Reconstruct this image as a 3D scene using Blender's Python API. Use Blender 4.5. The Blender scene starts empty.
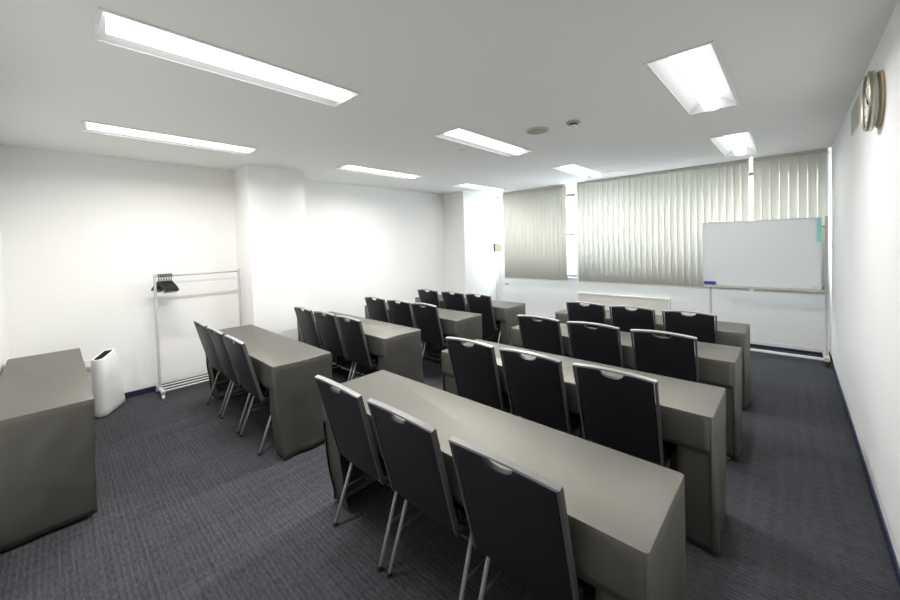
import bpy, bmesh, math, random
from mathutils import Vector, Matrix, noise
C = bpy.context.scene.collection
PI = math.pi
# ------------------------------------------------------------------ room measures (metres)
LX, RX = -5.31, 0.351          # left wall / right wall
FY, WY = -0.312, 6.72          # wall behind the camera / window wall
H = 2.603
BL = 6.39                      # plane of the vertical blinds

# ------------------------------------------------------------------ materials
def new_mat(name):
    m = bpy.data.materials.new(name); m.use_nodes = True
    nt = m.node_tree
    return m, nt, nt.nodes['Principled BSDF']
def simple(name, col, rough=.5, metal=0., spec=.5, bump=0., bscale=200., var=0.):
    m, nt, b = new_mat(name)
    b.inputs['Base Color'].default_value = (*col, 1)
    b.inputs['Roughness'].default_value = rough
    b.inputs['Metallic'].default_value = metal
    b.inputs['Specular IOR Level'].default_value = spec
    if bump or var:
        tc = nt.nodes.new('ShaderNodeTexCoord')
        n = nt.nodes.new('ShaderNodeTexNoise'); n.inputs['Scale'].default_value = bscale; n.inputs['Detail'].default_value = 4
        nt.links.new(tc.outputs['Object'], n.inputs['Vector'])
        if bump:
            bp = nt.nodes.new('ShaderNodeBump'); bp.inputs['Strength'].default_value = bump; bp.inputs['Distance'].default_value = .002
            nt.links.new(n.outputs['Fac'], bp.inputs['Height']); nt.links.new(bp.outputs['Normal'], b.inputs['Normal'])
        if var:
            mx = nt.nodes.new('ShaderNodeMix'); mx.data_type = 'RGBA'
            mx.inputs['A'].default_value = (*[c*(1-var) for c in col], 1)
            mx.inputs['B'].default_value = (*[min(1, c*(1+var)) for c in col], 1)
            nt.links.new(n.outputs['Fac'], mx.inputs['Factor']); nt.links.new(mx.outputs['Result'], b.inputs['Base Color'])
    return m
def emis(name, col, strength):
    m, nt, b = new_mat(name)
    b.inputs['Base Color'].default_value = (.9, .9, .9, 1)
    b.inputs['Emission Color'].default_value = (*col, 1)
    b.inputs['Emission Strength'].default_value = strength
    return m
LAMP = 1.3
M = {}
M['wall'] = simple('painted_wall', (.885, .88, .86), .65, spec=.25, bump=.12, bscale=350)
M['wall_cool'] = simple('painted_wall_white', (.84, .845, .855), .55, spec=.3, bump=.1, bscale=350)
M['ceil'] = simple('painted_ceiling', (.91, .91, .895), .8, spec=.15, bump=.08, bscale=300)
M['panelwall'] = simple('white_panelling', (.88, .885, .89), .45, spec=.35)
M['navy'] = simple('navy_vinyl_baseboard', (.018, .026, .065), .45)
M['cream'] = simple('cream_panel', (.80, .78, .71), .5)
M['white_plastic'] = simple('white_plastic', (.82, .82, .82), .32)
M['white_metal'] = simple('white_painted_metal', (.84, .84, .83), .35)
M['ivory_metal'] = simple('ivory_painted_metal', (.56, .54, .48), .4)
M['dark'] = simple('dark_plastic', (.02, .02, .022), .5)
M['grey_plastic'] = simple('grey_plastic', (.42, .42, .41), .5)
M['silver'] = simple('satin_aluminium', (.74, .745, .76), .32, metal=1., bump=.03, bscale=600)
M['frame_lit'] = simple('silver_frame_lit', (.34, .34, .345), .38, metal=.0, spec=.6)  # chair frame colour, lit tone for the upward-facing top
M['frame_shaded'] = simple('silver_frame_shaded', (.085, .085, .09), .4, metal=.0, spec=.5)  # same chair frame, shade on its sides painted as a darker tone
M['leg'] = simple('grey_satin_leg', (.34, .34, .34), .4, metal=.0)
M['brace'] = simple('shaded_grey_brace', (.07, .07, .07), .45, metal=.4)  # darkened to stand for the shade under seats and tables
M['chrome'] = simple('chromed_tube', (.70, .70, .72), .22, metal=1.)
M['rackmetal'] = simple('grey_white_powder_coat', (.50, .51, .53), .4)
M['vinyl'] = simple('black_navy_vinyl', (.0095, .0100, .0135), .46, spec=.45, bump=.35, bscale=420, var=.12)
M['board'] = simple('whiteboard_enamel', (.74, .775, .805), .22, spec=.5)
M['turq'] = simple('turquoise_strip', (.28, .70, .69), .5)
M['blue'] = simple('blue_felt', (.035, .05, .30), .7)
M['clockface'] = simple('clock_dial', (.75, .75, .74), .3)
M['goldmetal'] = simple('brushed_gold_grey_metal', (.44, .41, .33), .38, metal=1.)
M['tan'] = simple('tan_plastic', (.66, .53, .33), .5)
M['beige'] = simple('beige_plastic', (.30, .265, .17), .5)
M['winframe'] = simple('grey_window_frame', (.20, .205, .22), .45)
M['reflector'] = simple('lamp_reflector', (.66, .675, .69), .4, spec=.3)
M['lamp'] = emis('lamp_diffuser', (1.0, .985, .95), LAMP)
M['steel'] = simple('table_steel', (.35, .35, .36), .4, metal=.6)
M['laminate'] = simple('table_laminate', (.45, .40, .33), .5)
# tablecloth
def cloth_mat():
    m, nt, b = new_mat('taupe_tablecloth')
    tc = nt.nodes.new('ShaderNodeTexCoord')
    w1 = nt.nodes.new('ShaderNodeTexNoise'); w1.inputs['Scale'].default_value = 320; w1.inputs['Detail'].default_value = 2
    w2 = nt.nodes.new('ShaderNodeTexNoise'); w2.inputs['Scale'].default_value = 10; w2.inputs['Detail'].default_value = 4
    nt.links.new(tc.outputs['Object'], w1.inputs['Vector']); nt.links.new(tc.outputs['Object'], w2.inputs['Vector'])
    r = nt.nodes.new('ShaderNodeValToRGB')
    r.color_ramp.elements[0].position = .3; r.color_ramp.elements[0].color = (.021, .0205, .019, 1)
    r.color_ramp.elements[1].position = .7; r.color_ramp.elements[1].color = (.033, .0323, .0297, 1)
    nt.links.new(w1.outputs['Fac'], r.inputs['Fac']); nt.links.new(r.outputs['Color'], b.inputs['Base Color'])
    ad = nt.nodes.new('ShaderNodeMath'); ad.operation = 'ADD'
    nt.links.new(w1.outputs['Fac'], ad.inputs[0]); nt.links.new(w2.outputs['Fac'], ad.inputs[1])
    bp = nt.nodes.new('ShaderNodeBump'); bp.inputs['Strength'].default_value = .3; bp.inputs['Distance'].default_value = .006
    nt.links.new(ad.outputs[0], bp.inputs['Height']); nt.links.new(bp.outputs['Normal'], b.inputs['Normal'])
    b.inputs['Roughness'].default_value = .46
    b.inputs['IOR'].default_value = 2.38
    b.inputs['Specular Tint'].default_value = (1, .96, .84, 1)
    return m
M['cloth'] = cloth_mat()
# carpet: dark blue-grey tiles with ribs running across the room
def carpet_mat():
    m, nt, b = new_mat('ribbed_carpet_tiles')
    N = nt.nodes.new; L = nt.links.new
    tc = N('ShaderNodeTexCoord')
    mp = N('ShaderNodeMapping'); mp.inputs['Scale'].default_value = (2.2, 62, 1); L(tc.outputs['Object'], mp.inputs['Vector'])
    n1 = N('ShaderNodeTexNoise'); n1.inputs['Scale'].default_value = 1; n1.inputs['Detail'].default_value = 3; n1.inputs['Roughness'].default_value = .6
    L(mp.outputs['Vector'], n1.inputs['Vector'])
    mp2 = N('ShaderNodeMapping'); mp2.inputs['Scale'].default_value = (26, 120, 1); L(tc.outputs['Object'], mp2.inputs['Vector'])
    n2 = N('ShaderNodeTexNoise'); n2.inputs['Scale'].default_value = 1; n2.inputs['Detail'].default_value = 3
    L(mp2.outputs['Vector'], n2.inputs['Vector'])
    wv = N('ShaderNodeTexWave'); wv.wave_type = 'BANDS'; wv.bands_direction = 'Y'
    wv.inputs['Scale'].default_value = 13; wv.inputs['Distortion'].default_value = 1.2; wv.inputs['Detail'].default_value = 2; wv.inputs['Detail Scale'].default_value = 3
    L(tc.outputs['Object'], wv.inputs['Vector'])
    mpc = N('ShaderNodeMapping'); mpc.inputs['Location'].default_value = (.105, .0, .25); L(tc.outputs['Object'], mpc.inputs['Vector'])
    ck = N('ShaderNodeTexChecker'); ck.inputs['Scale'].default_value = 2
    ck.inputs['Color1'].default_value = (.48, .48, .48, 1); ck.inputs['Color2'].default_value = (.54, .54, .54, 1)
    L(mpc.outputs['Vector'], ck.inputs['Vector'])
    def mul(a, k):
        q = N('ShaderNodeMath'); q.operation = 'MULTIPLY'; L(a, q.inputs[0]); q.inputs[1].default_value = k; return q.outputs[0]
    def add(a, c):
        q = N('ShaderNodeMath'); q.operation = 'ADD'; L(a, q.inputs[0]); L(c, q.inputs[1]); return q.outputs[0]
    f = add(add(mul(n1.outputs['Fac'], .36), mul(n2.outputs['Fac'], .64)), add(mul(wv.outputs['Fac'], .10), mul(ck.outputs['Color'], .25)))
    # coarse weave grain and faint lengthwise bands
    n3 = N('ShaderNodeTexNoise'); n3.inputs['Scale'].default_value = 105; n3.inputs['Detail'].default_value = 1; L(tc.outputs['Object'], n3.inputs['Vector'])
    mp4 = N('ShaderNodeMapping'); mp4.inputs['Scale'].default_value = (22, .8, 1); L(tc.outputs['Object'], mp4.inputs['Vector'])
    n4 = N('ShaderNodeTexNoise'); n4.inputs['Scale'].default_value = 1; n4.inputs['Detail'].default_value = 1; L(mp4.outputs['Vector'], n4.inputs['Vector'])
    sx = N('ShaderNodeSeparateXYZ'); L(tc.outputs['Object'], sx.inputs[0])
    cm = N('ShaderNodeMath'); cm.operation = 'COMPARE'; L(sx.outputs['X'], cm.inputs[0]); cm.inputs[1].default_value = -2.11; cm.inputs[2].default_value = .004
    f = add(f, add(mul(n3.outputs['Fac'], .34), mul(n4.outputs['Fac'], .22)))
    sb = N('ShaderNodeMath'); sb.operation = 'SUBTRACT'; L(f, sb.inputs[0]); sb.inputs[1].default_value = .28; f = add(sb.outputs[0], mul(cm.outputs[0], .13))
    r = N('ShaderNodeValToRGB')
    r.color_ramp.elements[0].position = .36; r.color_ramp.elements[0].color = (.013, .0137, .0162, 1)
    r.color_ramp.elements[1].position = .86; r.color_ramp.elements[1].color = (.072, .0745, .084, 1)
    L(f, r.inputs['Fac']); L(r.outputs['Color'], b.inputs['Base Color'])
    bp = N('ShaderNodeBump'); bp.inputs['Strength'].default_value = .5; bp.inputs['Distance'].default_value = .004
    L(f, bp.inputs['Height']); L(bp.outputs['Normal'], b.inputs['Normal'])
    b.inputs['Roughness'].default_value = .9; b.inputs['Specular IOR Level'].default_value = .2
    return m
M['carpet'] = carpet_mat()
def blind_mat():
    m = bpy.data.materials.new('cream_blind_fabric'); m.use_nodes = True
    nt = m.node_tree; nt.nodes.clear(); N = nt.nodes.new; L = nt.links.new
    out = N('ShaderNodeOutputMaterial'); d = N('ShaderNodeBsdfDiffuse'); t = N('ShaderNodeBsdfTranslucent'); mx = N('ShaderNodeMixShader')
    tc = N('ShaderNodeTexCoord'); n = N('ShaderNodeTexNoise'); n.inputs['Scale'].default_value = 260
    L(tc.outputs['Object'], n.inputs['Vector'])
    r = N('ShaderNodeValToRGB'); r.color_ramp.elements[0].color = (.76, .745, .685, 1); r.color_ramp.elements[1].color = (.85, .835, .775, 1)
    L(n.outputs['Fac'], r.inputs['Fac']); L(r.outputs['Color'], d.inputs['Color'])
    t.inputs['Color'].default_value = (.80, .79, .73, 1); mx.inputs['Fac'].default_value = .24
    L(d.outputs[0], mx.inputs[1]); L(t.outputs[0], mx.inputs[2]); L(mx.outputs[0], out.inputs['Surface'])
    return m
M['blind'] = blind_mat()
def glass_mat():
    m = bpy.data.materials.new('window_glass'); m.use_nodes = True
    nt = m.node_tree; nt.nodes.clear(); N = nt.nodes.new; L = nt.links.new
    out = N('ShaderNodeOutputMaterial'); t = N('ShaderNodeBsdfTransparent'); g = N('ShaderNodeBsdfGlossy'); mx = N('ShaderNodeMixShader')
    t.inputs['Color'].default_value = (.93, .96, .97, 1); g.inputs['Roughness'].default_value = .02
    mx.inputs['Fac'].default_value = .05
    L(t.outputs[0], mx.inputs[1]); L(g.outputs[0], mx.inputs[2]); L(mx.outputs[0], out.inputs['Surface'])
    return m
M['glass'] = glass_mat()

# ------------------------------------------------------------------ helpers
def box(bm, x0, x1, y0, y1, z0, z1):
    v = [bm.verts.new(p) for p in ((x0,y0,z0),(x1,y0,z0),(x1,y1,z0),(x0,y1,z0),(x0,y0,z1),(x1,y0,z1),(x1,y1,z1),(x0,y1,z1))]
    for f in ((3,2,1,0),(4,5,6,7),(0,1,5,4),(1,2,6,5),(2,3,7,6),(3,0,4,7)): bm.faces.new([v[i] for i in f])
def tube(bm, pts, r, n=10, cap=True):
    """round tube along a polyline"""
    pts = [Vector(p) for p in pts]; rings = []
    for i, p in enumerate(pts):
        a = (pts[i]-pts[i-1]).normalized() if i else None
        c = (pts[i+1]-pts[i]).normalized() if i < len(pts)-1 else None
        d = (a+c).normalized() if a and c else (a or c)
        ref = Vector((0,0,1)) if abs(d.z) < .9 else Vector((1,0,0))
        s = d.cross(ref).normalized(); t = s.cross(d)
        rings.append([bm.verts.new(p + r*(math.cos(2*PI*k/n)*s + math.sin(2*PI*k/n)*t)) for k in range(n)])
    for q in range(len(rings)-1):
        for k in range(n): bm.faces.new((rings[q][k], rings[q][(k+1)%n], rings[q+1][(k+1)%n], rings[q+1][k]))
    if cap:
        bm.faces.new(rings[0][::-1]); bm.faces.new(rings[-1])
def lathe(bm, prof, mat4, n=40):
    """revolve (r,h) profile about local z, then transform"""
    rings = []
    for r, h in prof:
        if r < 1e-6: rings.append([bm.verts.new(mat4 @ Vector((0,0,h)))])
        else: rings.append([bm.verts.new(mat4 @ Vector((r*math.cos(2*PI*k/n), r*math.sin(2*PI*k/n), h))) for k in range(n)])
    for a, c in zip(rings, rings[1:]):
        for k in range(n):
            if len(a) == 1 and len(c) == 1: continue
            if len(a) == 1: bm.faces.new((a[0], c[k], c[(k+1)%n]))
            elif len(c) == 1: bm.faces.new((a[k], a[(k+1)%n], c[0]))
            else: bm.faces.new((a[k], a[(k+1)%n], c[(k+1)%n], c[k]))
def obj(name, bm, mat, parent=None, bevel=0., smooth=False, seg=2, solid=0.):
    bmesh.ops.recalc_face_normals(bm, faces=bm.faces)
    me = bpy.data.meshes.new(name); bm.to_mesh(me); bm.free()
    me.materials.append(M[mat] if isinstance(mat, str) else mat)
    o = bpy.data.objects.new(name, me); C.objects.link(o)
    if smooth:
        for p in me.polygons: p.use_smooth = True
    if solid:
        s = o.modifiers.new('Solidify', 'SOLIDIFY'); s.thickness = solid; s.offset = -1
    if bevel:
        b = o.modifiers.new('Bevel', 'BEVEL'); b.width = bevel; b.segments = seg; b.limit_method = 'ANGLE'; b.angle_limit = math.radians(40)
        for p in me.polygons: p.use_smooth = True
        b.harden_normals = True
    if parent: o.parent = parent
    return o
def tag(o, label=None, cat=None, group=None, kind=None):
    if label: o['label'] = label
    if cat: o['category'] = cat
    if group: o['group'] = group
    if kind: o['kind'] = kind
    return o
def thing(name, label, cat, loc=(0,0,0), rz=0., group=None):
    o = bpy.data.objects.new(name, None); C.objects.link(o)
    o.empty_display_size = .1
    o.location = loc; o.rotation_euler = (0,0,rz)
    return tag(o, label, cat, group)
def dup(root, loc, rz, label, group=None):
    r = root.copy(); C.objects.link(r); r.location = loc; r.rotation_euler = (0,0,rz); r['label'] = label
    if group: r['group'] = group
    for ch in list(root.children):
        c = ch.copy(); C.objects.link(c); c.parent = r
        for g in list(ch.children):
            d = g.copy(); C.objects.link(d); d.parent = c
    return r
def struct(name, bm, mat, label, **k):
    return tag(obj(name, bm, mat, **k), label, None, None, 'structure')
def B(*a):
    bm = bmesh.new(); box(bm, *a); return bm

# ------------------------------------------------------------------ camera
cam = bpy.data.cameras.new('camera'); co = bpy.data.objects.new('camera', cam); C.objects.link(co)
r = Vector((0.73299738, 0.679639, -0.02838435)); u = Vector((0.00308734, 0.03840313, 0.99925756)); f = Vector((-0.68022445, 0.73254081, -0.02605111))
co.matrix_world = Matrix(((r.x,u.x,-f.x,0),(r.y,u.y,-f.y,0),(r.z,u.z,-f.z,1.57556),(0,0,0,1)))
cam.sensor_width = 36; cam.sensor_fit = 'HORIZONTAL'; cam.lens = 368.5026/900*36
cam.shift_y = -(300-253.7296)/900; cam.clip_start = .02
bpy.context.scene.camera = co

# ------------------------------------------------------------------ shell
struct('floor', B(LX-.2, RX+.2, FY-.2, WY+.2, -.08, 0), 'carpet', 'dark blue-grey ribbed carpet floor')
struct('wall_left', B(LX-.15, LX, FY-.15, WY+.15, 0, H+.12), 'wall', 'cream white wall behind the clothes rack')
struct('wall_right', B(RX, RX+.15, FY-.15, WY+.15, 0, H+.12), 'wall_cool', 'white wall with the round clock')
struct('wall_front', B(LX, RX, FY-.15, FY, 0, H+.12), 'wall', 'white wall behind the cloth-covered desk')
# light fixtures: centre x, centre y of each recess
LW, LL = .318, 1.262
lights = [(-2.28, .808), (-4.144, .829), (-4.203, 3.174), (-2.314, 3.115), (-2.304, 5.416), (-4.221, 5.478), (-.465, 3.037), (-.468, 5.329)]
# ceiling with a cut-out for every light
xs = sorted({LX-.05, RX+.05, *[x+s*LW/2 for x, y in lights for s in (-1,1)]})
ys = sorted({FY-.05, WY+.05, *[y+s*LL/2 for x, y in lights for s in (-1,1)]})
bm = bmesh.new(); vv = {}
def gv(i, j):
    if (i,j) not in vv: vv[i,j] = bm.verts.new((xs[i], ys[j], H))
    return vv[i,j]
for i in range(len(xs)-1):
    for j in range(len(ys)-1):
        mx, my = (xs[i]+xs[i+1])/2, (ys[j]+ys[j+1])/2
        if any(abs(mx-x) < LW/2 and abs(my-y) < LL/2 for x, y in lights): continue
        bm.faces.new((gv(i,j), gv(i,j+1), gv(i+1,j+1), gv(i+1,j)))
bmesh.ops.recalc_face_normals(bm, faces=bm.faces)
if bm.faces[:][0].normal.z > 0: bmesh.ops.reverse_faces(bm, faces=bm.faces)
me = bpy.data.meshes.new('ceiling'); bm.to_mesh(me); bm.free(); me.materials.append(M['ceil'])
ce = bpy.data.objects.new('ceiling', me); C.objects.link(ce); tag(ce, 'flat grey-white ceiling', None, None, 'structure')
sm = ce.modifiers.new('Solidify', 'SOLIDIFY'); sm.thickness = .03; sm.offset = -1
# pillars on the left wall
PX = -4.80
struct('pillar', B(LX, PX, 1.632, 2.332, 0, H), 'wall', 'white pillar standing out from the left wall beside the rack')
PX2 = -4.75
struct('pillar', B(LX, PX2, 5.55, WY, 0, H), 'wall', 'white pillar in the corner by the window')
# window wall with openings
wins = [(-4.62, -2.99), (-2.86, -.28), (-.20, .30)]
Z0, Z1 = .88, 2.47
gx = sorted({PX2-.3, RX, *[v for w in wins for v in w]}); gz = [0, Z0, Z1, H+.12]
bm = bmesh.new()
for i in range(len(gx)-1):
    for j in range(3):
        mx = (gx[i]+gx[i+1])/2
        if j == 1 and any(a < mx < b for a, b in wins): continue
        box(bm, gx[i], gx[i+1], WY, WY+.16, gz[j], gz[j+1])
bmesh.ops.remove_doubles(bm, verts=bm.verts, dist=1e-5)
struct('wall_back', bm, 'panelwall', 'white window wall behind the cream vertical blinds')
for n, (a, b) in enumerate(wins, 1):
    bm = bmesh.new(); y0, y1 = WY+.07, WY+.12; t = .045
    box(bm, a, a+t, y0, y1, Z0, Z1); box(bm, b-t, b, y0, y1, Z0, Z1)
    box(bm, a+t, b-t, y0, y1, Z0, Z0+t); box(bm, a+t, b-t, y0, y1, Z1-t, Z1)
    w = struct('window_%d' % n, bm, 'winframe', 'grey framed window %s' % ['in the gap left of the widest blind', 'behind the widest blind', 'behind the whiteboard'][n-1])
    obj('transom', B(a+t, b-t, y0, y1, 1.68, 1.715), 'winframe', w)
    k = 3 if b-a > 2 else 1
    if k > 1:
        bm = bmesh.new()
        for q in range(1, k): xx = a+(b-a)*q/k; box(bm, xx-.02, xx+.02, y0, y1, Z0+t, Z1-t)
        obj('mullion', bm, 'winframe', w)
    obj('glass', B(a+t, b-t, WY+.093, WY+.097, Z0+t, Z1-t), 'glass', w)
    obj('window_sill', B(a, b, WY-.03, WY+.07, Z0-.03, Z0-.002), 'white_metal', w)
# baseboards
bb = .062; bt = .008
def base(name, label, *boxes):
    bm = bmesh.new()
    for q in boxes: box(bm, *q, 0, bb)
    struct(name, bm, 'navy', label)
base('baseboard_left', 'navy baseboard along the left wall and its pillars', (LX, LX+bt, FY, 1.632), (LX+bt, PX, 1.632-bt, 1.632), (PX, PX+bt, 1.632-bt, 2.332+bt),
     (LX+bt, PX, 2.332, 2.332+bt), (LX, LX+bt, 2.332, 5.55), (LX+bt, PX2, 5.55-bt, 5.55), (PX2, PX2+bt, 5.55-bt, WY))
base('baseboard_right', 'navy baseboard along the wall with the clock', (RX-bt, RX, FY, WY))
bm = bmesh.new(); box(bm, PX2+bt, RX-bt, WY-bt, WY, 0, .038); struct('baseboard_back', bm, 'navy', 'low navy baseboard under the window wall')
base('baseboard_front', 'navy baseboard behind the desk', (LX+bt, RX-bt, FY, FY+bt))
bm = bmesh.new(); box(bm, PX2+.01, RX-.01, WY-.012, WY, .038, .085)
struct('trim_1', bm, 'white_metal', 'white trim strip above the navy baseboard under the windows')

# ------------------------------------------------------------------ ceiling lights
SPREAD = 164
POWERS = [24, 17, 17, 33, 4.6, 3.6, 11.5, 4.6]     # the lamps by the windows are dimmed
def add_lamp(t, power):
    ld = bpy.data.lights.new('lamp', 'AREA'); ld.shape = 'RECTANGLE'; ld.size = .096; ld.size_y = LL-.4
    ld.energy = power; ld.spread = math.radians(SPREAD); ld.color = (1.0, .985, .958)
    lo = bpy.data.objects.new('lamp', ld); C.objects.link(lo); lo.parent = t; lo.location = (0, 0, -.0195)
def make_light(x, y, label):
    t = thing('ceiling_light', label, 'ceiling light', (x, y, H), 0, 'recessed ceiling lights')
    bm = bmesh.new(); a, l = LW/2, LL/2; fl = .012
    # flange rim just under the ceiling
    for q in ((-a-fl, -a+.006, -l-fl, l+fl), (a-.006, a+fl, -l-fl, l+fl), (-a+.006, a-.006, -l-fl, -l+.006), (-a+.006, a-.006, l-.006, l+fl)):
        box(bm, *q, -.006, .0)
    obj('rim', bm, 'white_metal', t, bevel=.002)
    # reflector trough with curved sides
    bm = bmesh.new(); prof = []
    for k in range(9):
        g = k/8; prof.append((-a+.004+(a-.058)*g, -.001+.075*math.sin(g*PI/2)))
    prof += [(-p[0], p[1]) for p in prof[::-1]]
    r0 = [bm.verts.new((p[0], -l+.004, p[1])) for p in prof]; r1 = [bm.verts.new((p[0], l-.004, p[1])) for p in prof]
    for i in range(len(prof)-1): bm.faces.new((r0[i], r0[i+1], r1[i+1], r1[i]))
    bm.faces.new(r0); bm.faces.new(r1[::-1])
    o = obj('reflector', bm, 'reflector', t)
    bm = bmesh.new(); bw = .05; prof = [(-bw, .07), (-bw, .0)]
    for k in range(1, 8): th = PI*k/8; prof.append((-bw*math.cos(th), -.017*math.sin(th)))
    prof += [(bw, .0), (bw, .07)]
    r0 = [bm.verts.new((p[0], -l+.03, p[1])) for p in prof]; r1 = [bm.verts.new((p[0], l-.03, p[1])) for p in prof]
    for i in range(len(prof)): bm.faces.new((r0[i], r0[(i+1) % len(prof)], r1[(i+1) % len(prof)], r1[i]))
    bm.faces.new(r0); bm.faces.new(r1[::-1])
    obj('light_bar', bm, 'lamp', t)
    obj('housing', B(-a+.001, a-.001, -l+.001, l-.001, .08, .11), 'white_metal', t)
    return t
LLAB = ['recessed ceiling light, largest and longest in view, above the front of the room',
        'recessed ceiling light above the clothes rack by the left wall',
        'recessed ceiling light along the left wall between the two pillars',
        'recessed ceiling light in the centre row just left of the round ceiling speaker',
        'recessed ceiling light in the centre row next to the blinds',
        'recessed ceiling light just in front of the corner pillar',
        'wide recessed ceiling light nearest the clock wall, tube and reflectors visible',
        'recessed ceiling light above the whiteboard beside the blinds']
l0 = make_light(*lights[0], LLAB[0])
fixtures = [l0] + [dup(l0, (x, y, H), 0, lb) for (x, y), lb in list(zip(lights, LLAB))[1:]]
for t, pw in zip(fixtures, POWERS): add_lamp(t, pw)

# ------------------------------------------------------------------ vertical blinds
def make_blind(x0, x1, thA, thB, zb, label, cat='blind'):
    t = thing('vertical_blind', label, cat, ((x0+x1)/2, BL, 0), 0, 'cream vertical blinds on the window wall')
    cx = (x0+x1)/2
    obj('headrail', B(x0-cx, x1-cx, -.02, .02, H-.045, H-.002), 'ivory_metal', t, bevel=.003)
    bm = bmesh.new(); bw = bmesh.new(); n = int(round((x1-x0)/.085)); w = .0445
    rng = random.Random(int(abs(x0*100)))
    for k in range(n):
        g = (k+.5)/n; th = math.radians(thA+(thB-thA)*g+rng.uniform(-1.6, 1.6))
        c = Vector((x0-cx+(x1-x0)*g, 0, 0)); d = Vector((math.cos(th), math.sin(th), 0)); nn = Vector((-d.y, d.x, 0))
        m = 6; rows = []
        for z in (zb, H-.045):
            rows.append([bm.verts.new(c + d*w*(2*q/m-1) + nn*.004*(1-(2*q/m-1)**2) + Vector((0,0,z))) for q in range(m+1)])
        for q in range(m): bm.faces.new((rows[0][q], rows[0][q+1], rows[1][q+1], rows[1][q]))
        p0 = c-d*w; p1 = c+d*w
        vs = [bw.verts.new(p+nn*s*.0022+Vector((0,0,z))) for z in (zb-.001, zb+.022) for p, s in ((p0,-1),(p1,-1),(p1,1),(p0,1))]
        for fc in ((0,1,2,3),(4,5,6,7),(0,1,5,4),(1,2,6,5),(2,3,7,6),(3,0,4,7)): bw.faces.new([vs[i] for i in fc])
    obj('slats', bm, 'blind', t, smooth=True, solid=.0012)
    obj('bottom_weights', bw, 'blind', t)
    return t
make_blind(-4.386, -3.018, 10, 16, .826, 'cream vertical blind beside the corner pillar, closed')
make_blind(-2.802, -.418, 47.5, 22, .826, 'widest cream vertical blind in the middle, light striping between its slats')
make_blind(-.377, .322, 16, 12, .826, 'narrow cream vertical blind behind the whiteboard next to the clock wall')

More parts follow.
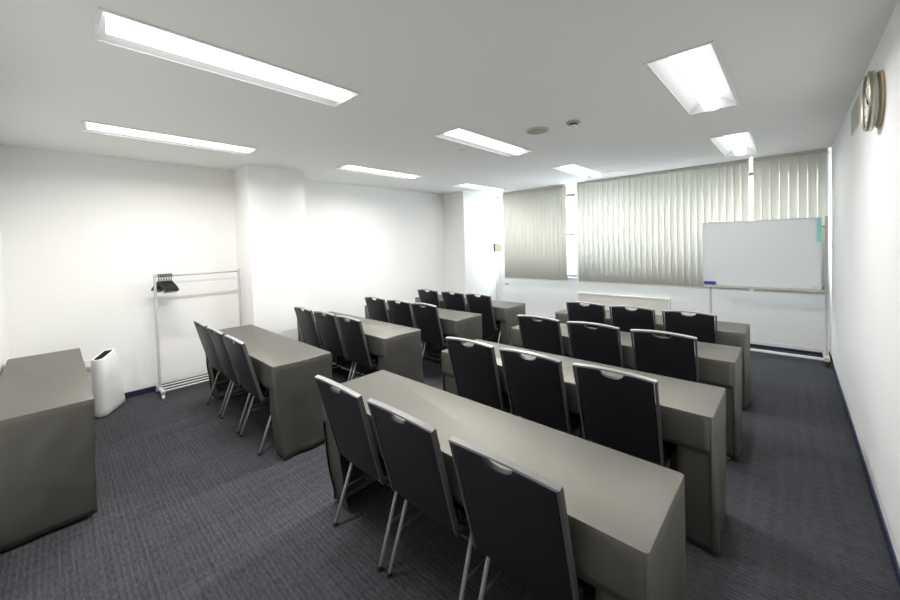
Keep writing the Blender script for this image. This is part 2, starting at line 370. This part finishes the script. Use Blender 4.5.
# ------------------------------------------------------------------ chairs
def make_chair(label):
    t = thing('banquet_chair', label, 'chair', (0,0,0), 0, 'black banquet chairs')
    Lb = .475; zB = .415; yB = -.158; tilt = math.atan2(.118, .46)
    ax = Vector((0, -math.sin(tilt), math.cos(tilt))); nb = Vector((0, -math.cos(tilt), -math.sin(tilt)))   # up the back / out of its rear face
    o0 = Vector((0, yB, zB))
    HW = .196
    arch_h = .021
    def arch(s): return arch_h*(1-(s/.209)**2)
    def bow(s): return .012*(1-(s/.215)**2)      # the back curves away from the sitter in the middle
    def pt(s, tt, d=0.): return o0 + Vector((s,0,0)) + ax*tt + nb*(bow(s)+d)
    # upholstered panel with a hand-hold cut under the top rail
    nw, nd = .060, .030
    S = sorted({round(-HW+2*HW*k/16, 5) for k in range(17)} | {round(nw*math.cos(PI*k/12), 5) for k in range(13)})
    bm = bmesh.new(); cols = []
    for s in S:
        top = Lb-.012+arch(s)
        if abs(s) <= nw: top -= .004+nd*math.sqrt(max(0, 1-(s/nw)**2))
        half = min(1, (HW-abs(s))/.03)
        th = .004+.004*math.sqrt(max(0, half))
        fr = [bm.verts.new(pt(s, top*g, th*(1 if .02 < g < .98 else .75))) for g in (0, .03, .2, .4, .6, .8, .97, 1)]
        bk = [bm.verts.new(pt(s, top*g, -th*2.5*(1 if .02 < g < .98 else .75))) for g in (0, .03, .2, .4, .6, .8, .97, 1)]
        cols.append((fr, bk))
    for (f0, b0), (f1, b1) in zip(cols, cols[1:]):
        for i in range(7):
            bm.faces.new((f0[i], f1[i], f1[i+1], f0[i+1])); bm.faces.new((b0[i+1], b1[i+1], b1[i], b0[i]))
        bm.faces.new((f0[7], f1[7], b1[7], b0[7])); bm.faces.new((f0[0], b0[0], b1[0], f1[0]))
    for fr, bk in (cols[0], cols[-1]):
        for i in range(7): bm.faces.new((fr[i], fr[i+1], bk[i+1], bk[i]))
    o = obj('backrest', bm, 'vinyl', t, bevel=.004)
    # frame: flat bar up one side, over the arched top, down the other
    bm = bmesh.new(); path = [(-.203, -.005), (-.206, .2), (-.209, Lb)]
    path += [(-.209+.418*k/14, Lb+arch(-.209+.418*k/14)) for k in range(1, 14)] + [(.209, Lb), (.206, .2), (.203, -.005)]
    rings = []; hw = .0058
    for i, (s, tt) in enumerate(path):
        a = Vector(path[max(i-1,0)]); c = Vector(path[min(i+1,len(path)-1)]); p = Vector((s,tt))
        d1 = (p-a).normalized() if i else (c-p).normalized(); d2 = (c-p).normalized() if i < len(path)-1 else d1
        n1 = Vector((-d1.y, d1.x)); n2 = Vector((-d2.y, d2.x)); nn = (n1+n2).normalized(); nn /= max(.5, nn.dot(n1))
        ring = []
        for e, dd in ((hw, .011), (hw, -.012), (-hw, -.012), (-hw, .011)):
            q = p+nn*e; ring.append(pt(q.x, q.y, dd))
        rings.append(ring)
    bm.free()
    for nm, q, mt in (('side_rail', [rings[0], rings[1], rings[2]], 'frame_shaded'), ('top_rail', rings[2:-2], 'frame_lit'), ('side_rail', rings[-3:], 'frame_shaded')):  # one frame, coloured lit on top and shaded at the sides
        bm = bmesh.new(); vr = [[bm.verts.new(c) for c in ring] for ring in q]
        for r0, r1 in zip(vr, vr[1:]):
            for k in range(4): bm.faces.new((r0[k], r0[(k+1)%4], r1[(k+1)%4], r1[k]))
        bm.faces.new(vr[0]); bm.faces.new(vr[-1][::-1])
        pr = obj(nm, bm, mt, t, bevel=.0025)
        if nm == 'top_rail': pr['label'] = 'bright silver top rail'
    # seat pad and its frame
    bm = bmesh.new(); box(bm, -.205, .205, -.135, .245, .425, .478)
    obj('seat', bm, 'vinyl', t, bevel=.02, seg=4)
    bm = bmesh.new()
    for x in (-.205, .205): box(bm, x-.011, x+.011, -.165, .225, .402, .424)
    box(bm, -.194, .194, -.13, -.108, .402, .424); box(bm, -.194, .194, .20, .222, .402, .424)
    obj('seat_frame', bm, 'brace', t, bevel=.003)
    for x in (-1, 1):
        bm = bmesh.new(); tube(bm, [(x*.205, -.045, .412), (x*.2085, -.118, .22), (x*.213, -.199, .006)], .0095, 12)
        lg = obj('leg', bm, 'leg', t, smooth=True)
        bm = bmesh.new(); tube(bm, [(x*.2132, -.2005, .0), (x*.2128, -.195, .018)], .0125, 12); obj('foot_cap', bm, 'dark', lg)
        bm = bmesh.new(); tube(bm, [(x*.205, .205, .412), (x*.2075, .222, .22), (x*.211, .241, .006)], .0095, 12)
        lg = obj('leg', bm, 'leg', t, smooth=True)
        bm = bmesh.new(); tube(bm, [(x*.2112, .242, .0), (x*.2108, .240, .018)], .0125, 12); obj('foot_cap', bm, 'dark', lg)
        bm = bmesh.new(); tube(bm, [(x*.2095, -.129, .19), (x*.208, .224, .19)], .007, 8); obj('side_stretcher', bm, 'brace', t, smooth=True)
    bm = bmesh.new(); tube(bm, [(-.207, .05, .19), (.207, .05, .19)], .007, 8); obj('cross_stretcher', bm, 'brace', t, smooth=True)
    return t
first = None
def chair(x, ytop, rz, label):
    """ytop: where the top rail's rear edge stands"""
    global first
    loc = (x, ytop+.291, 0)
    if first is None:
        first = make_chair(label); first.location = loc; first.rotation_euler = (0,0,rz)
    else: dup(first, loc, rz, label)
ordn = ['first', 'second', 'third', 'fourth']
RC = [[-1.686, -1.197, -.690], [-1.690, -1.197, -.695], [-1.706, -1.212, -.700], [-1.680, -1.200, -.708]]
RYT = [.940, 1.967, 2.984, 3.962]
LC = [[-4.205, -3.715, -3.205], [-4.14, -3.662, -3.185], [-4.12, -3.62, -3.150], [-4.105, -3.580, -3.115]]
LYT = [.930, 1.926, 2.902, 3.872]
rng = random.Random(4)
for i in range(4):
    row = ['front row, beside the camera', 'second row from the camera', 'third row from the camera', 'back row by the windows'][i]
    for j in range(3):
        pos = ['aisle-side', 'middle', 'clock-wall-side'][j]
        chair(RC[i][j], RYT[i]+rng.uniform(-.008,.0), math.radians(rng.uniform(-1,1)), 'black silver-framed chair, %s of three at the clock-wall column\'s %s' % (pos, ['first (nearest) table','second table','third table','last table near the windows'][i]))
for i in range(4):
    for j in range(3):
        pos = ['wall-side', 'middle', 'aisle-side'][j]
        chair(LC[i][j], LYT[i]+rng.uniform(-.008,.0), math.radians(rng.uniform(-1,1)), 'black silver-framed chair, %s of three at the pillar-wall column\'s %s' % (pos, ['first table beside the rack','second table','third table','last table near the windows'][i]))

# ------------------------------------------------------------------ tables and cloths
def make_table(label):
    t = thing('training_table', label, 'table', (0,0,0), 0, 'tables under the taupe cloths')
    obj('tabletop', B(-.89, .89, -.222, .222, .688, .714), 'laminate', t, bevel=.004)
    for s in (-1, 1):
        x = s*.848
        bm = bmesh.new(); box(bm, x-.02, x+.02, .03, .07, .06, .688); box(bm, x-.02, x+.02, -.16, .16, .66, .688)
        lg = obj('leg', bm, 'steel', t, bevel=.003)
        obj('foot_bar', B(x-.022, x+.022, -.15, .17, .032, .06), 'steel', lg, bevel=.004)
        for y in (-.14, .14):
            bm = bmesh.new()
            lathe(bm, [(0,-.009),(.014,-.009),(.016,-.005),(.016,.005),(.014,.009),(0,.009)], Matrix.Translation((x, y, .016)) @ Matrix.Rotation(PI/2, 4, 'Y'), 20)
            obj('caster', bm, 'white_plastic', lg, smooth=False)
    return t
def make_cloth(x0, x1, y0, y1, label, group, seed, hem=.535, zt=.72, wrap=.185):
    cx, cy = (x0+x1)/2, (y0+y1)/2; hx, hy = (x1-x0)/2, (y1-y0)/2; R = .014
    def corner(sx, sy, a0, n=4):
        c = Vector((sx*(hx-R), sy*(hy-R)))
        return [(c+R*Vector((math.cos(a0+PI/2*k/n), math.sin(a0+PI/2*k/n))), Vector((math.cos(a0+PI/2*k/n), math.sin(a0+PI/2*k/n)))) for k in range(n+1)]
    def seg(p, q, nrm, step=.03):
        p, q = Vector(p), Vector(q); n = max(2, int((q-p).length/step))
        return [(p+(q-p)*k/n, Vector(nrm)) for k in range(1, n)]
    near = seg((-hx+R,-hy), (hx-R,-hy), (0,-1))
    rest = corner(1,-1,-PI/2) + seg((hx,-hy+R), (hx,hy-R), (1,0)) + corner(1,1,0) + seg((hx-R,hy), (-hx+R,hy), (0,1)) + corner(-1,1,PI/2) + seg((-hx,hy-R), (-hx,-hy+R), (-1,0)) + corner(-1,-1,PI)
    bm = bmesh.new()
    def place(p, nrm, z, s):
        d = max(0, zt-z)/zt
        # soft vertical folds growing towards the floor
        k = noise.noise(Vector((p.x*4.5+seed*7.3, p.y*4.5, .6*z+seed)))*(.022 if hem else .006)*d + math.sin((p.x+p.y)*19+seed)*.005*d*d + noise.noise(Vector((p.x*9+seed, p.y*9+3, z*7)))*.006*min(1, d*4) + noise.noise(Vector((p.x*6+seed*1.7, p.y*8+5, z*9+2)))*(.016 if hem else .004)*d**3
        q = p+nrm*(k+(.004 if hem else -.03)*d)
        if hem:                                   # the near lower corner of the drape is drawn in under the table
            w = max(0, (hy*1-p.y)/(2*hy)); q = q+Vector((0, .055*d*max(0, d-.12)*1.25*w**1.5))
        return Vector((q.x, q.y, z))
    def strip(pts, zs, inward=0., ring=None):
        cols = []
        for i, (p, nrm) in enumerate(pts):
            col = []
            for z in zs:
                if z > zt-.001: col.append(bm.verts.new((p.x-nrm.x*.006, p.y-nrm.y*.006, zt)))
                elif z > zt-.006: col.append(bm.verts.new((p.x-nrm.x*.0018, p.y-nrm.y*.0018, zt-.0018)))
                else:
                    zz = z if z > .05 else z+.012*(noise.noise(Vector((p.x*5+seed*3, p.y*5, 9)))+.4)
                    if hem and abs(z-hem) < .001 and inward == 0: zz = hem+.008*noise.noise(Vector((p.x*4, seed, 2)))
                    v = place(p-nrm*inward, nrm, max(.006, zz), i); col.append(bm.verts.new(v))
            cols.append(col)
        for a, b in zip(cols, cols[1:]):
            for k in range(len(zs)-1): bm.faces.new((a[k], b[k], b[k+1], a[k+1]))
        return cols
    zlow = [zt, zt-.004, zt-.008] + [zt-.008-(zt-.008-.016)*k/18 for k in range(1, 19)]
    if hem:
        zh = [zt, zt-.004, zt-.008] + [zt-.008-(zt-.008-hem)*k/6 for k in range(1, 7)]
        nc = strip([rest[-1]] + near + [rest[0]], zh)
        rc = strip(rest, zlow)
        top = [c[0] for c in rc] + [c[0] for c in nc[1:-1]]
        # cloth of the ends turned round the near corners below the short flap
        zl2 = [z for z in zlow if z < zt-.03]
        for sx in (-1, 1):
            pts = [(Vector((sx*(hx-.004-(wrap-.004)*k/6), -hy)), Vector((0,-1))) for k in range(7)]
            cols = strip(pts, zl2, .012)
    else:
        ring = rest + near
        rc = strip(ring + [ring[0]], zlow)
        top = [c[0] for c in rc[:-1]]
    bmesh.ops.remove_doubles(bm, verts=bm.verts, dist=1e-5)
    seen = []; 
    for v in top:
        if v.is_valid and v not in seen: seen.append(v)
    bm.faces.new(seen)
    o = obj('tablecloth', bm, 'cloth', None, smooth=True, solid=.0025)
    for p in o.data.polygons:
        if len(p.vertices) > 4: p.use_smooth = False
    o.location = (cx, cy, 0)
    try: o.data.set_sharp_from_angle(angle=math.radians(50))
    except Exception: pass
    return tag(o, label, 'tablecloth', group)
T = {'R': [(-2.086,1.064), (-2.075,2.091), (-2.082,3.110), (-2.100,4.091)], 'L': [(-4.560,1.054), (-4.563,2.050), (-4.548,3.040), (-4.529,4.0)]}
tab = None
desc = {'R': ['on the nearest, largest table beside the camera', 'on the clock-wall column\'s second table from the camera', 'on the clock-wall column\'s third table from the camera', 'on the clock-wall column\'s last table near the whiteboard'],
        'L': ['on the pillar-wall column\'s first table beside the clothes rack', 'on the pillar-wall column\'s second table from the rack', 'on the pillar-wall column\'s third table from the rack', 'on the pillar-wall column\'s last table by the corner pillar']}
for side in 'RL':
    for i, (x, y) in enumerate(T[side]):
        make_cloth(x, x+1.8, y, y+.464, 'taupe fitted tablecloth '+desc[side][i], 'taupe tablecloths on the classroom tables', i+(10 if side == 'L' else 0), wrap=.128 if side == 'L' else .155)
        lb = 'training table hidden under the cloth, '+desc[side][i][3:]
        loc = (x+.9, y+.232, 0)
        if tab is None: tab = make_table(lb); tab.location = loc
        else: dup(tab, loc, 0, lb)
make_cloth(-4.80, -3.042, -.292, .136, 'taupe floor-length cloth over the long desk against the front wall by the air purifier', None, 31, hem=None)
dk = thing('desk', 'long desk wholly covered by the floor-length taupe cloth beside the air purifier', 'desk', (-3.92, -.073, 0))
obj('tabletop', B(-.865, .865, -.20, .20, .690, .714), 'laminate', dk, bevel=.004)
for s in (-1, 1):
    for yy in (-.17, .17):
        bm = bmesh.new(); tube(bm, [(s*.8, yy, 0), (s*.8, yy, .69)], .016, 12); obj('leg', bm, 'steel', dk, smooth=True)

# ------------------------------------------------------------------ air purifier
d = Vector((-.88, .47)); nv = Vector((.47, .88))
pt0 = Vector((-4.862, .238))
pu = thing('air_purifier', 'white wedge-shaped air purifier with dark top vent between desk and left wall', 'air purifier', (pt0.x, pt0.y, 0))
def P(uu, v, z): q = d*uu+nv*v; return (q.x, q.y, z)
bm = bmesh.new(); W = .062; rows = []
levels = [(0,.012,0),(.03,.004,.0),(.6,.0,.0)]
def outline(z, L, ins=0.):
    pts = []
    for k in range(9):  # rounded near end
        th = PI*(.5+k/8); pts.append((.06+(.06-ins)*math.cos(th), (W-ins)*math.sin(th)))
    pts += [(L-.03, -W+ins), (L-ins, -W+.03+ins), (L-ins, W-.03-ins), (L-.03, W-ins)]
    return pts
def ztop(uu): return .565+.035*uu/.2
rings = []
for z, ins in ((.008,.012),(.02,.004),(.06,0),(.2,0),(.4,0),(.54,0)):
    L = .40-.13*(z/.58)
    rings.append([bm.verts.new(P(a, b, z)) for a, b in outline(z, L, ins)])
L = .265; W = .047; rings.append([bm.verts.new(P(a, b, ztop(a))) for a, b in outline(.62, L, 0)])
rings.append([bm.verts.new(P(a, b, ztop(a))) for a, b in outline(.62, L, .012)])
rings.append([bm.verts.new(P(a, b, ztop(a)-.025)) for a, b in outline(.62, L, .014)])
n = len(rings[0])
for a, b in zip(rings, rings[1:]):
    for k in range(n): bm.faces.new((a[k], a[(k+1)%n], b[(k+1)%n], b[k]))
bm.faces.new(rings[0][::-1]); bm.faces.new(rings[-1])
obj('body', bm, 'white_plastic', pu, bevel=.003)
bm = bmesh.new()
vs = [bm.verts.new(P(a, b, ztop(a)-.012)) for a, b in outline(.62, L, .0135)]; bm.faces.new(vs)
for k in range(1, 9):
    uu = .02+.025*k
    q = [P(uu-.003, -.032, ztop(uu)-.011), P(uu+.003, -.032, ztop(uu)-.011), P(uu+.003, .032, ztop(uu)-.011), P(uu-.003, .032, ztop(uu)-.011)]
    q2 = [(x, y, z+.008) for x, y, z in q]
    v8 = [bm.verts.new(p) for p in q+q2]
    for fc in ((0,1,2,3),(4,5,6,7),(0,1,5,4),(1,2,6,5),(2,3,7,6),(3,0,4,7)): bm.faces.new([v8[i] for i in fc])
o = obj('air_outlet', bm, 'dark', pu); o['label'] = 'dark slatted air outlet'
bm = bmesh.new()
lathe(bm, [(0,0),(.011,0),(.011,.003),(0,.003)], Matrix.Translation(P(.165, .051, .505)) @ Matrix.Rotation(math.atan2(nv.y, nv.x), 4, 'Z') @ Matrix.Rotation(PI/2, 4, 'Y'), 20)
o = obj('badge', bm, 'dark', pu); o['label'] = 'small dark round badge'
# wall socket behind it
ws = thing('wall_socket', 'small white socket with grey plug low on the wall behind the air purifier', 'socket', (LX, .215, .43))
obj('plate', B(0, .012, -.035, .035, -.06, .06), 'white_plastic', ws, bevel=.003)
obj('plug', B(.012, .05, -.02, .02, -.03, .0), 'grey_plastic', ws, bevel=.004)

# ------------------------------------------------------------------ clothes rack and hangers
rk = thing('clothes_rack', 'pale grey rolling clothes rack against the left wall', 'clothes rack', (-5.10, 1.163, 0))
YA, YB = -.418, .417; RH = 1.325
bm = bmesh.new()
for y in (YA, YB):
    bm2 = bmesh.new(); box(bm2, -.012, .012, y-.012, y+.012, .07, RH+.012); obj('upright', bm2, 'rackmetal', rk, bevel=.004)
    bm2 = bmesh.new(); box(bm2, -.17, .19, y-.019, y+.019, .066, .094); fo = obj('foot_bar', bm2, 'rackmetal', rk, bevel=.006)
    for x in (-.145, .165):
        bm2 = bmesh.new(); lathe(bm2, [(0,-.012),(.022,-.012),(.026,-.006),(.026,.006),(.022,.012),(0,.012)], Matrix.Translation((x, y+.0, .026)) @ Matrix.Rotation(PI/2, 4, 'X') , 20)
        box(bm2, x-.008, x+.008, y-.014, y+.014, .04, .066)
        obj('caster', bm2, 'white_plastic', fo)
tube(bm, [(0, YA, RH-.012), (0, YB, RH-.012)], .010, 12); obj('hanging_rail', bm, 'rackmetal', rk, smooth=True)
for x in (-.085, .02, .125):
    bm = bmesh.new(); tube(bm, [(x+.035, YA+.019, .086), (x+.035, YB-.019, .086)], .009, 10); obj('shelf_rail', bm, 'white_metal', rk, smooth=True)
def make_hanger():
    t = thing('clothes_hanger', 'black hanger with silver clips bunched at the left end of the clothes rack', 'hanger', (0,0,0), 0, 'hangers bunched on the clothes rack')
    bm = bmesh.new(); pts = []
    for k in range(11):
        a = math.radians(-70+250*k/10); pts.append((.019*math.cos(a), 0, .019*math.sin(a)))
    pts = [(.0, 0, -.075), (.0, 0, -.045), (.004, 0, -.03)] + pts
    tube(bm, pts, .0048, 8); o = obj('hook', bm, 'dark', t, smooth=True)
    bm = bmesh.new(); prof = []
    # shoulder body: flat shaped plate with neck
    W2 = .14
    up = [(-W2, -.145), (-.10, -.112), (-.06, -.088), (-.022, -.062), (0, -.055), (.022, -.062), (.06, -.088), (.10, -.112), (W2, -.145)]
    lo = [(W2, -.170), (.10, -.138), (.06, -.118), (0, -.10), (-.06, -.118), (-.10, -.138), (-W2, -.170)]
    fr = [bm.verts.new((x, -.005, z)) for x, z in up+lo]; bk = [bm.verts.new((x, .005, z)) for x, z in up+lo]
    bm.faces.new(fr); bm.faces.new(bk[::-1]); n = len(fr)
    for k in range(n): bm.faces.new((fr[k], fr[(k+1)%n], bk[(k+1)%n], bk[k]))
    obj('shoulder_bar', bm, 'dark', t, bevel=.003)
    bm = bmesh.new(); tube(bm, [(-W2+.006, 0, -.163), (W2-.006, 0, -.163)], .004, 8); obj('trouser_bar', bm, 'dark', t, smooth=True)
    for s in (-1, 1):
        bm = bmesh.new(); box(bm, s*.09-.012, s*.09+.012, -.0055, .0055, -.188, -.157); obj('clip', bm, 'chrome', t, bevel=.002)
    return t
h0 = make_hanger()
for k in range(9):
    loc = (-5.10, .775+.0145*k, RH-.0105); rz = math.radians(17+.8*math.sin(k*2.1))
    if k == 0: h0.location = loc; h0.rotation_euler = (0,0,rz)
    else: dup(h0, loc, rz, h0['label'])

# ------------------------------------------------------------------ whiteboard on its stand
wb = thing('whiteboard', 'rolling whiteboard on an ivory stand in front of the blinds', 'whiteboard', (0, 0, 0))
BY = 6.20; bx0, bx1, bz0, bz1 = -.918, .258, .905, 1.772
o = obj('board_panel', B(bx0+.01, bx1-.01, BY, BY+.014, bz0+.01, bz1-.01), 'board', wb)
bm = bmesh.new()
for q in ((bx0, bx0+.012, bz0, bz1), (bx1-.012, bx1, bz0, bz1), (bx0+.012, bx1-.012, bz0, bz0+.012), (bx0+.012, bx1-.012, bz1-.012, bz1)):
    box(bm, q[0], q[1], BY-.004, BY+.02, q[2], q[3])
obj('board_frame', bm, 'silver', wb, bevel=.002)
bm = bmesh.new(); box(bm, bx0+.01, bx1+.03, BY-.065, BY+.004, bz0-.018, bz0-.006); box(bm, bx0+.01, bx1+.03, BY-.068, BY-.062, bz0-.018, bz0+.004)
obj('pen_tray', bm, 'ivory_metal', wb, bevel=.002)
ux = (-.836, .300)
for x in ux:
    obj('upright', B(x-.012, x+.012, BY+.03, BY+.056, .09, 1.785), 'ivory_metal', wb, bevel=.004)
    fb = obj('foot_bar', B(x-.024, x+.024, BY-.06, BY+.34, .065, .115), 'ivory_metal', wb, bevel=.006)
    for y in (BY-.03, BY+.31):
        bm = bmesh.new(); lathe(bm, [(0,-.016),(.024,-.016),(.028,-.009),(.028,.009),(.024,.016),(0,.016)], Matrix.Translation((x, y, .028)) @ Matrix.Rotation(PI/2, 4, 'Y'), 20)
        box(bm, x-.022, x+.022, y-.012, y+.012, .04, .066)
        obj('caster', bm, 'dark', fb)
for z in (1.66, .96):
    bm = bmesh.new(); tube(bm, [(bx1-.01, BY+.03, z), (ux[1], BY+.03, z)], .011, 10); obj('clamp', bm, 'ivory_metal', wb, smooth=True)
    bm = bmesh.new(); tube(bm, [(ux[0], BY+.018, z), (ux[0], BY+.035, z)], .011, 10); obj('clamp', bm, 'ivory_metal', wb, smooth=True)
bm = bmesh.new(); box(bm, ux[0]+.024, ux[1]-.024, BY+.035, BY+.062, .05, .078); obj('cross_bar', bm, 'white_metal', wb, bevel=.004)
bm = bmesh.new()
for k in range(7): x = .165+k*.010; box(bm, x, x+.0065, BY-.0006, BY+.001, .932, .940 if k % 3 else .943)
o = obj('printed_mark', bm, 'grey_plastic', wb); o['label'] = 'tiny grey printed mark in the lower corner'
er = thing('board_eraser', 'blue board eraser on the whiteboard tray\'s far end', 'eraser', (-.835, BY-.033, bz0-.006))
obj('felt_pad', B(-.062, .062, -.024, .024, .0, .02), 'grey_plastic', er, bevel=.003)
obj('grip', B(-.064, .064, -.025, .025, .0195, .06), 'blue', er, bevel=.006)
o = obj('magnetic_strip', B(.218, .256, BY-.0095, BY-.0045, 1.478, 1.762), 'turq', None, bevel=.001)
tag(o, 'turquoise strip on the whiteboard\'s upper corner', 'strip')

# ------------------------------------------------------------------ window wall details
ac = thing('wall_panel', 'cream rectangular panel in a white frame low under the widest blind', 'panel', (-2.198, WY, 0))
obj('panel_face', B(-.74, .74, -.03, 0, .13, .575), 'cream', ac, bevel=.003)
bm = bmesh.new()
for q in ((-.765, -.74, .105, .60), (.74, .765, .105, .60), (-.74, .74, .575, .60), (-.74, .74, .105, .13)): box(bm, q[0], q[1], -.045, 0, q[2], q[3])
o = obj('panel_frame', bm, 'white_metal', ac, bevel=.003)
o = obj('wall_plate', B(-4.615, -4.525, WY-.008, WY, .655, .685), 'grey_plastic', None, bevel=.002)
tag(o, 'tiny grey plate on the white wall below the blind by the corner pillar', 'plate')
th = thing('wall_control', 'beige box with dark edge on the corner pillar, cable running down', 'control box', (PX2, 6.58, 1.475))
bm = bmesh.new(); q = [(-.055, -.09), (.03, -.09), (.10, -.04), (.10, .035), (.03, .09), (-.055, .09)]
a = [bm.verts.new((0, y, z)) for y, z in q]; b = [bm.verts.new((.03+.07*(y+.055)/.155, y, z*.95)) for y, z in q]
bm.faces.new(a[::-1]); bm.faces.new(b)
for k in range(6): bm.faces.new((a[k], a[(k+1)%6], b[(k+1)%6], b[k]))
obj('box_body', bm, 'beige', th, bevel=.004)
o = obj('dark_cover', B(.0, .032, -.072, -.055, -.088, .088), 'dark', th, bevel=.002)
bm = bmesh.new(); tube(bm, [(.006, -.0, -.09), (.006, .0, -1.40)], .005, 8); obj('cable', bm, 'white_plastic', th, smooth=True)

# ------------------------------------------------------------------ right wall: clock and plate
ck = thing('wall_clock', 'round wall clock with gold-grey rim high on the white wall', 'clock', (RX, 3.05, 2.286))
MW = Matrix.Rotation(-PI/2, 4, 'Y')       # local z -> -x
bm = bmesh.new(); lathe(bm, [(0,0),(.146,0),(.148,.004),(.146,.012),(.130,.014),(0,.014)], MW, 56); obj('back_case', bm, 'tan', ck, smooth=False)
bm = bmesh.new(); lathe(bm, [(.120,.013),(.130,.024),(.150,.026),(.150,.030)], MW, 56); obj('collar', bm, 'white_plastic', ck)
bm = bmesh.new(); lathe(bm, [(.150,.028),(.157,.030),(.158,.050),(.154,.056),(.147,.057),(.143,.050),(.143,.042)], MW, 56); obj('rim', bm, 'goldmetal', ck, smooth=True)
bm = bmesh.new(); lathe(bm, [(0,.044),(.144,.044),(.144,.034),(0,.034)], MW, 56); dl = obj('dial', bm, 'clockface', ck)
for k in range(12):
    bm = bmesh.new(); box(bm, -.0452, -.0438, -.003, .003, .110, .130); bmesh.ops.rotate(bm, verts=bm.verts, matrix=Matrix.Rotation(k*PI/6, 3, 'X'))
    obj('hour_mark', bm, 'dark', dl)
for nm, a, ln, wd, x in (('hour_hand', 2.2, .075, .005, -.047), ('minute_hand', -.7, .112, .0035, -.049)):
    bm = bmesh.new(); box(bm, x-.0008, x+.0008, -wd, wd, -.02, ln); bmesh.ops.rotate(bm, verts=bm.verts, matrix=Matrix.Rotation(a, 3, 'X')); obj(nm, bm, 'dark', dl)
vp = thing('wall_vent', 'flat pale grey rectangular plate beyond the clock on the white wall', 'wall plate', (RX, 4.108, 2.437))
bm = bmesh.new()
for q in ((-.21, -.195, -.10, .10), (.195, .21, -.10, .10), (-.195, .195, -.10, -.087), (-.195, .195, .087, .10)): box(bm, -.006, 0, q[0], q[1], q[2], q[3])
obj('plate_frame', bm, 'ivory_metal', vp, bevel=.002)
obj('plate_face', B(-.003, 0, -.195, .195, -.087, .087), 'grey_plastic', vp)

# ------------------------------------------------------------------ ceiling fittings
sp = thing('ceiling_speaker', 'round beige-grey ceiling speaker between two long lights', 'speaker', (-1.720, 3.085, H))
bm = bmesh.new(); lathe(bm, [(.088,0),(.106,0),(.106,-.005),(.098,-.012),(.088,-.012),(.086,-.006),(.086,0)], Matrix(), 40); obj('rim', bm, 'ivory_metal', sp, smooth=True)
bm = bmesh.new(); lathe(bm, [(.087,-.001),(.087,-.009),(.06,-.014),(0,-.016)], Matrix(), 40); obj('grille', bm, simple('speaker_mesh', (.40,.39,.34), .7, bump=.6, bscale=900), sp, smooth=True)
sd = thing('smoke_detector', 'small white smoke detector on the ceiling beside the round speaker', 'smoke detector', (-1.387, 3.108, H))
bm = bmesh.new(); lathe(bm, [(0,0),(.058,0),(.058,-.008),(.050,-.018),(0,-.018)], Matrix(), 32); obj('base_ring', bm, 'grey_plastic', sd, smooth=False)
bm = bmesh.new(); lathe(bm, [(.032,-.016),(.032,-.024),(.026,-.030),(.026,-.016)], Matrix(), 32); o = obj('dark_slot', bm, 'dark', sd)
bm = bmesh.new(); lathe(bm, [(.028,-.029),(.034,-.034),(.031,-.046),(.014,-.053),(0,-.053),(0,-.029),(.028,-.029)], Matrix(), 32); obj('sensor_dome', bm, 'white_plastic', sd, smooth=True)
cd = bmesh.new(); lathe(cd, [(0,0),(.050,0),(.050,-.006),(.042,-.013),(0,-.015)], Matrix.Translation((-2.637, 3.105, H)), 32)
o = obj('ceiling_disc', cd, 'white_plastic', None, smooth=True); tag(o, 'small white disc on the ceiling below the centre light', 'ceiling disc')

# ------------------------------------------------------------------ daylight and colour management
w = bpy.data.worlds.new('sky'); bpy.context.scene.world = w; w.use_nodes = True
bg = w.node_tree.nodes['Background']; bg.inputs['Color'].default_value = (.90, .95, 1.0, 1); bg.inputs['Strength'].default_value = 6.0
sc = bpy.context.scene
sc.view_settings.view_transform = 'Standard'; sc.view_settings.look = 'None'
sc.view_settings.exposure = 0.70; sc.view_settings.gamma = 1.0; sc.view_settings.use_curve_mapping = False
